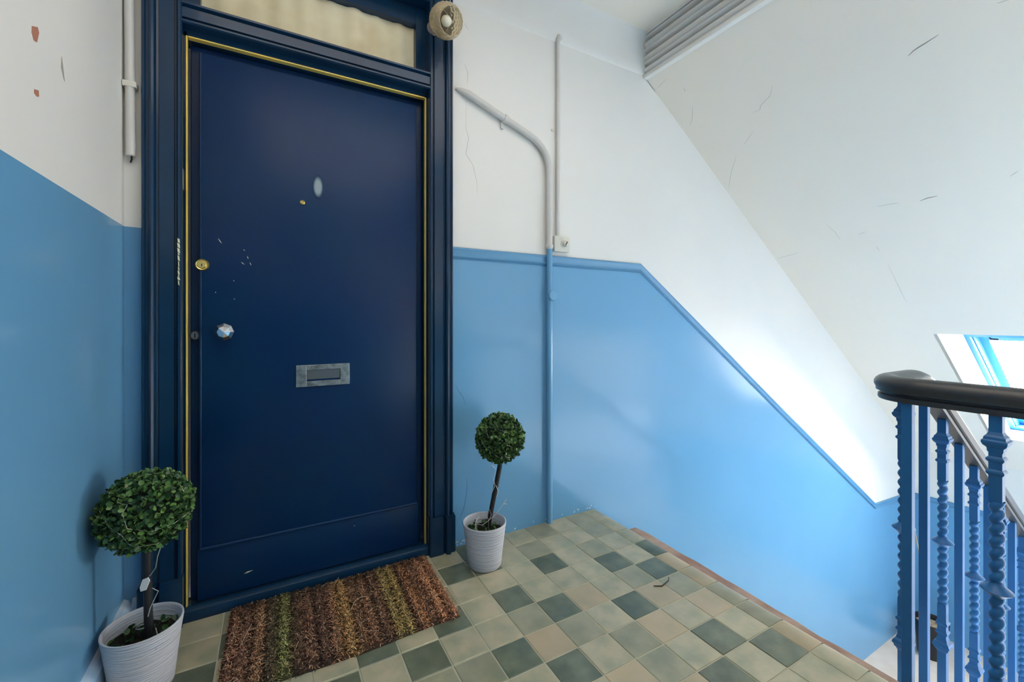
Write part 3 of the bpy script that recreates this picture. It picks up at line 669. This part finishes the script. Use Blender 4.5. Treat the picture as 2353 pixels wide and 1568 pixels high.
# ------------------------------------------------------------------ the two topiary plants
def leaf_mesh():
    b = MB(); P = [(0, 0, 0), (-.36, .30, .06), (-.42, .62, .08), (-.2, .95, .02), (0, 1.02, -.02), (.2, .95, .02), (.42, .62, .08), (.36, .30, .06), (0, .5, -.05)]
    V = [b.b.verts.new(p) for p in P]
    for k in range(8):
        if k in (0,): b.b.faces.new((V[8], V[0], V[1]))
        else: b.b.faces.new((V[8], V[k], V[(k + 1) % 8]))
    return b
lm = leaf_mesh().mesh('leaf', M['leaf'], 180)
LP = [(v.co.x, v.co.y, v.co.z) for v in lm.vertices]; LF = [tuple(p.vertices) for p in lm.polygons]
at = lm.attributes.new('tint', 'FLOAT', 'POINT'); at.data.foreach_set('value', [0.0] * len(lm.vertices))
def leaf_xf(c, rad, rr, size):
    z = rr.uniform(-1, 1); a = rr.uniform(0, 2 * PI); q = math.sqrt(1 - z * z); n = Vector((q * math.cos(a), q * math.sin(a), z))
    p = Vector(c) + n * rad * rr.uniform(.86, .97)
    dr = (n * rr.uniform(.25, .9) + Vector((rr.uniform(-1, 1), rr.uniform(-1, 1), rr.uniform(-.6, 1)))).normalized()
    u = dr.cross(n + Vector((rr.uniform(-.5, .5), rr.uniform(-.5, .5), rr.uniform(-.5, .5)))).normalized(); wv = u.cross(dr)
    s_ = size * rr.uniform(.75, 1.2)
    m = Matrix((( u.x * s_, dr.x * s_, wv.x * s_, p.x), (u.y * s_, dr.y * s_, wv.y * s_, p.y), (u.z * s_, dr.z * s_, wv.z * s_, p.z), (0, 0, 0, 1)))
    return m, n
def topiary(x, y, lean, stem_top, ball, rad, label, singles, seed, wire):
    rr = random.Random(seed)
    t = thing('potted_topiary', (x, y, 0), label, 'plant', 'pair of ball topiaries beside the door')
    b = MB(); b.lathe([(.001, 0), (.066, 0), (.071, .006), (.078, .07), (.088, .150), (.0925, .178), (.0925, .184), (.0895, .185), (.0865, .182), (.084, .150), (.080, .128)], 48, (x, y, 0), cap=False); part('pot', b, M['pot'], t, 50, label='pale grey ridged pot')
    b = MB(); rings = []
    for k in range(7):
        r = .083 * k / 6
        rings.append([b.b.verts.new((x + max(r, .001) * math.cos(2 * PI * j / 20), y + max(r, .001) * math.sin(2 * PI * j / 20), .142 + rr.uniform(-.006, .008) - (.004 if k == 6 else 0))) for j in range(20)])
    for A, B in zip(rings, rings[1:]):
        for j in range(20): b.b.faces.new((A[j], A[(j + 1) % 20], B[(j + 1) % 20], B[j]))
    part('soil', b, M['soil'], t, 180)
    bx_, by_, bz_ = ball
    b = MB(); b.tube([(x + lean[0], y + lean[1], .13), (x + lean[0] + (bx_ - x - lean[0]) * .5, y + lean[1] + (by_ - y - lean[1]) * .5 , .13 + (stem_top - .13) * .5), (bx_, by_, stem_top), (bx_, by_, bz_)], .0105, 12); part('stem', b, M['stem'], t, 60)
    b = MB(); bmesh.ops.create_uvsphere(b.b, u_segments=24, v_segments=16, radius=rad * .86)
    for v in b.b.verts: v.co += Vector(ball)
    fo = part('foliage', b, M['core'], t, 180)
    camd = (Vector((0, 0, EYE)) - Vector(ball)).normalized()
    V = []; F = []; T = []; cnt = 0
    tot = 2700
    for k in range(tot):
        m, n = leaf_xf(ball, rad, rr, .0138)
        if cnt < singles and n.dot(camd) > .25:
            o = bpy.data.objects.new('leaf', lm); C.objects.link(o); o.parent = fo
            m2 = m.copy(); m2.translation = m.translation - WL[fo]; o.matrix_local = m2; cnt += 1; continue
        i0 = len(V); tv = rr.random()
        for p in LP: V.append(tuple(m @ Vector(p) - WL[fo])); T.append(tv)
        F += [tuple(i0 + q for q in f) for f in LF]
    for k in range(85):                               # fallen leaves and moss on the soil
        a, r = rr.uniform(0, 2 * PI), .078 * math.sqrt(rr.random())
        m, n = leaf_xf((0, 0, 0), .01, rr, .016); m.translation = Vector((x + r * math.cos(a), y + r * math.sin(a), .147)); i0 = len(V); tv = rr.random() * .6
        for p in LP: V.append(tuple(m @ Vector(p) - WL[fo])); T.append(tv)
        F += [tuple(i0 + q for q in f) for f in LF]
    me = bpy.data.meshes.new('leaf_mass'); me.from_pydata(V, [], F); me.materials.append(M['leaf'])
    me.polygons.foreach_set('use_smooth', [True] * len(me.polygons))
    q = me.attributes.new('tint', 'FLOAT', 'POINT'); q.data.foreach_set('value', T)
    link('leaf_mass', me, fo, kind='stuff')
    # thin fairy-light wire wound over the ball
    wp = []
    tq = Matrix.Rotation(.7, 3, 'X') @ Matrix.Rotation(.5, 3, 'Y')
    for k in range(70):
        z = .85 - 1.6 * k / 69 + .10 * math.sin(k * 1.3); a = k * .34 + .3 * math.sin(k * .9); r = math.sqrt(max(0, 1 - z * z)) * rad * (.97 + .03 * math.sin(k * 2.1))
        wp.append(Vector(ball) + tq @ Vector((r * math.cos(a), r * math.sin(a), z * rad * .98)))
    b = MB(); b.tube(wp, .0007, 5)
    for pts in wire: b.tube(pts, .0012, 5)
    part('fairy_light_wire', b, M['wire'], t)
    return t
# left one
X, Y = -.318, 1.578
loop = [(X + .0165 * math.cos(a * .7), Y + .0165 * math.sin(a * .7), .170 + .0012 * a) for a in range(20)]
tl = topiary(X, Y, (.014, -.008), .40, (-.306, 1.556, .512), .108, 'ball topiary in a pale ridged pot at the left wall, white tag on stem', 290, 11,
        [[(X + .05, Y - .05, .420), (X + .04, Y - .045, .385), (X + .034, Y - .035, .350), (X + .022, Y - .028, .330), (X + .012, Y - .024, .322)],
         [(X + .012, Y - .024, .300), (X + .035, Y - .01, .270), (X + .02, Y - .026, .235), (X + .016, Y - .03, .215)], loop, [(X + .03, Y - .015, .170), (X + .038, Y - .03, .150), (X + .03, Y - .04, .140)]])
b = MB(); p = Vector((X + .008, Y - .030, .306)); b.prism([p + Vector(q) for q in ((-.008, 0, -.016), (.004, -.002, -.014), (.012, -.003, .010), (.008, -.002, .020), (-.004, 0, .016), (-.010, 0, -.004))], (.0012, .0016, 0)); part('tag', b, M['tagm'], tl, label='small white tag')
# right one
X, Y = .797, 1.660
topiary(X, Y, (.018, .012), .41, (.868, 1.655, .532), .104, 'ball topiary in a pale ridged pot right of the door, near the pipe', 290, 23,
        [[(X + .018, Y - .002, .150), (X + .018, Y - .004, .185), (X + .006, Y - .004, .210), (X + .020, Y - .004, .232), (X + .030, Y - .004, .205), (X + .018, Y - .006, .185)],
         [(X + .018, Y - .004, .185), (X + .05, Y - .01, .205), (X + .085, Y - .012, .245), (X + .10, Y - .012, .262)], [(X + .085, Y - .012, .245), (X + .102, Y - .012, .240)],
         [(X + .018, Y - .006, .185), (X - .02, Y - .02, .180), (X - .05, Y - .03, .195), (X - .062, Y - .03, .150)], [(X - .03, Y - .05, .150), (X - .06, Y - .035, .180), (X - .05, Y - .02, .205), (X - .03, Y - .01, .215)],
         [(X + .03, Y - .006, .30), (X + .045, Y - .01, .33), (X + .036, Y - .012, .365), (X + .050, Y - .01, .40), (X + .03, Y - .012, .42)], [(X + .05, Y - .01, .33), (X + .062, Y - .01, .30), (X + .052, Y - .01, .28)]])

# twig left on the tiles
b = MB(); b.tube([(1.307, 1.194, .003), (1.335, 1.178, .003), (1.381, 1.186, .006), (1.396, 1.197, .009)], [.0018, .0026, .002, .0014], 6)
o = part('twig', b, M['twig'], None); o['label'] = 'small dark bent twig lying alone on the floor tiles'; o['category'] = 'twig'

# ------------------------------------------------------------------ dead plant in a black bucket, down on the half landing
bxx, byy = 5.366, 1.576
t = thing('plant_bucket', (bxx, byy, ZH), 'black plastic plant pot with a dry stalk on the half landing, behind the balusters', 'plant pot')
b = MB(); b.lathe([(.001, 0), (.090, 0), (.096, .01), (.112, .262), (.124, .267), (.125, .322), (.119, .325), (.113, .318), (.108, .27)], 32, (bxx, byy, ZH), cap=False); part('pot', b, M['bucket'], t, 40)
b = MB(); b.lathe([(.001, .285), (.05, .288), (.09, .280), (.108, .277)], 24, (bxx, byy, ZH), cap=False); part('soil', b, mat('dry_soil', lin(120, 100, 84), .9, bump=(60, .8, .01, 5), var=(25, lin(190, 170, 140), 1)), t, 180)
b = MB(); b.tube([(bxx - .08, byy - .02, ZH + .29), (bxx - .12, byy + .02, ZH + .70), (bxx - .15, byy + .04, ZH + 1.0), (bxx - .215, byy + .05, ZH + 1.20)], [.008, .007, .006, .005], 8); b.tube([(bxx - .225, byy + .05, ZH + 1.20), (bxx - .25, byy + .05, ZH + 1.22)], .016, 8); part('dry_stalk', b, M['straw'], t, 60)

# ------------------------------------------------------------------ iron balustrade with its handrail
ZU = .823
BX, FY, TR = 1.50, .56, .10
def rail_z(x):
    x0, x1 = 1.74, 1.92; k = .674
    if x <= x0: return ZU
    if x >= x1: return ZU - k * (x - (x0 + x1) / 2)
    return ZU - k * (x - x0) ** 2 / (2 * (x1 - x0))
BAL = thing('balustrade', (BX, FY - TR, 0), 'blue iron balustrade with a charcoal handrail along the landing and down the stairs', 'balustrade')
path = [(BX, -1.2, ZU), (BX, -.4, ZU), (BX, .2, ZU), (BX, FY - TR - .03, ZU)] + [(x, y, ZU) for x, y, _ in arc((BX + TR, FY - TR), TR, 180, 90, 14)]
x = BX + TR + .03
while x < 4.45: path.append((x, FY, rail_z(x))); x += .03 if x < 2.0 else .3
prof = [(-.021, 0), (.021, 0), (.023, .005), (.022, .013), (.016, .017), (.016, .021), (.027, .024)]
prof += [(.0315 * math.cos(a) * (1 if abs(math.cos(a)) < .99 else 1), .044 + .0245 * math.sin(a)) for a in [math.radians(d_) for d_ in range(-30, 211, 20)]]
prof += [(-.027, .024), (-.016, .021), (-.016, .017), (-.022, .013), (-.023, .005)]
b = MB(); b.sweep(path, prof); part('handrail', b, M['rail'], BAL, 38, label='charcoal painted handrail')

HS = .0106
def plain_mesh(L):
    b = MB(); b.box((-.0113, -.0113, -L), (.0113, .0113, .006), .0018); return b.mesh('plain_baluster', M['blueiron'])
def twist_mesh(L):
    b = MB(); b.loft([(-.205, HS), (-.202, HS + .0007), (0.006, HS + .0007)]); b.loft([(-L, HS + .0007), (-.632, HS + .0007), (-.628, HS)])
    for a, c in ((-.205, -.210), (-.628, -.622)): b.loft([(min(a, c), HS * .9), (max(a, c), HS)])
    pitch = .0285; seg = 14; z = -.205; rings = []; n = int((.628 - .205) / pitch * 12)
    for k in range(n + 1):
        z = -.205 - (.628 - .205) * k / n; rg = []
        for j in range(seg):
            th = 2 * PI * j / seg; r = .0076 + .0068 * abs(math.cos((th - 2 * PI * z / pitch) / 2))
            rg.append(b.b.verts.new((r * math.cos(th), r * math.sin(th), z)))
        rings.append(rg)
    for A, B in zip(rings, rings[1:]):
        for j in range(seg): b.b.faces.new((A[j], A[(j + 1) % seg], B[(j + 1) % seg], B[j]))
    for zc in (-.105, -.136, -.694, -.725):
        b.loft([(zc - .007, .0112), (zc - .002, .0152), (zc + .002, .0152), (zc + .007, .0112)])
    return b.mesh('twisted_baluster', M['blueiron'], 50)
cp = [(-.026, .0110), (-.022, .0132), (-.014, .0138), (-.008, .0192), (-.002, .0216), (.003, .0216), (.006, .0186), (.012, .0178), (.017, .0140), (.024, .0112)]
b = MB(); b.loft(cp); collar_me = b.mesh('collar', M['blueiron'])
b = MB(); b.loft([(-z, h) for z, h in cp]); collar_lo = b.mesh('collar', M['blueiron'])
b = MB(); b.lathe([(.010, -.020), (.0125, -.015), (.019, -.008), (.026, -.003), (.0285, 0), (.026, .003), (.019, .008), (.0125, .015), (.010, .020)], 24); boss_me = b.mesh('centre_boss', M['blueiron'], 50)
PM, TMh = {}, {}
def baluster(x, y, zt, zb, ornate):
    L = round(zt - zb, 2)
    if ornate:
        if L not in TMh: TMh[L] = twist_mesh(L)
        o = link('twisted_baluster', TMh[L], BAL, (x, y, zt))
        for m_, dz in ((collar_me, -.064), (collar_lo, -.768)): link('collar', m_, o, (x, y, zt + dz))
        link('centre_boss', boss_me, o, (x, y, zt - .416))
    else:
        if L not in PM: PM[L] = plain_mesh(L)
        link('plain_baluster', PM[L], BAL, (x, y, zt))
for k in range(11):
    y = .487 - .163 * k
    if y < -1.1: break
    baluster(BX if k else BX + .002, y, ZU, 0, k % 2 == 1)
for k in range(17):
    x = 1.695 + .158 * k
    if x > 4.34: break
    n = int((x - XE - .012) // GO) + 1
    baluster(x, FY, rail_z(x), -n * RIS, k % 2 == 0)
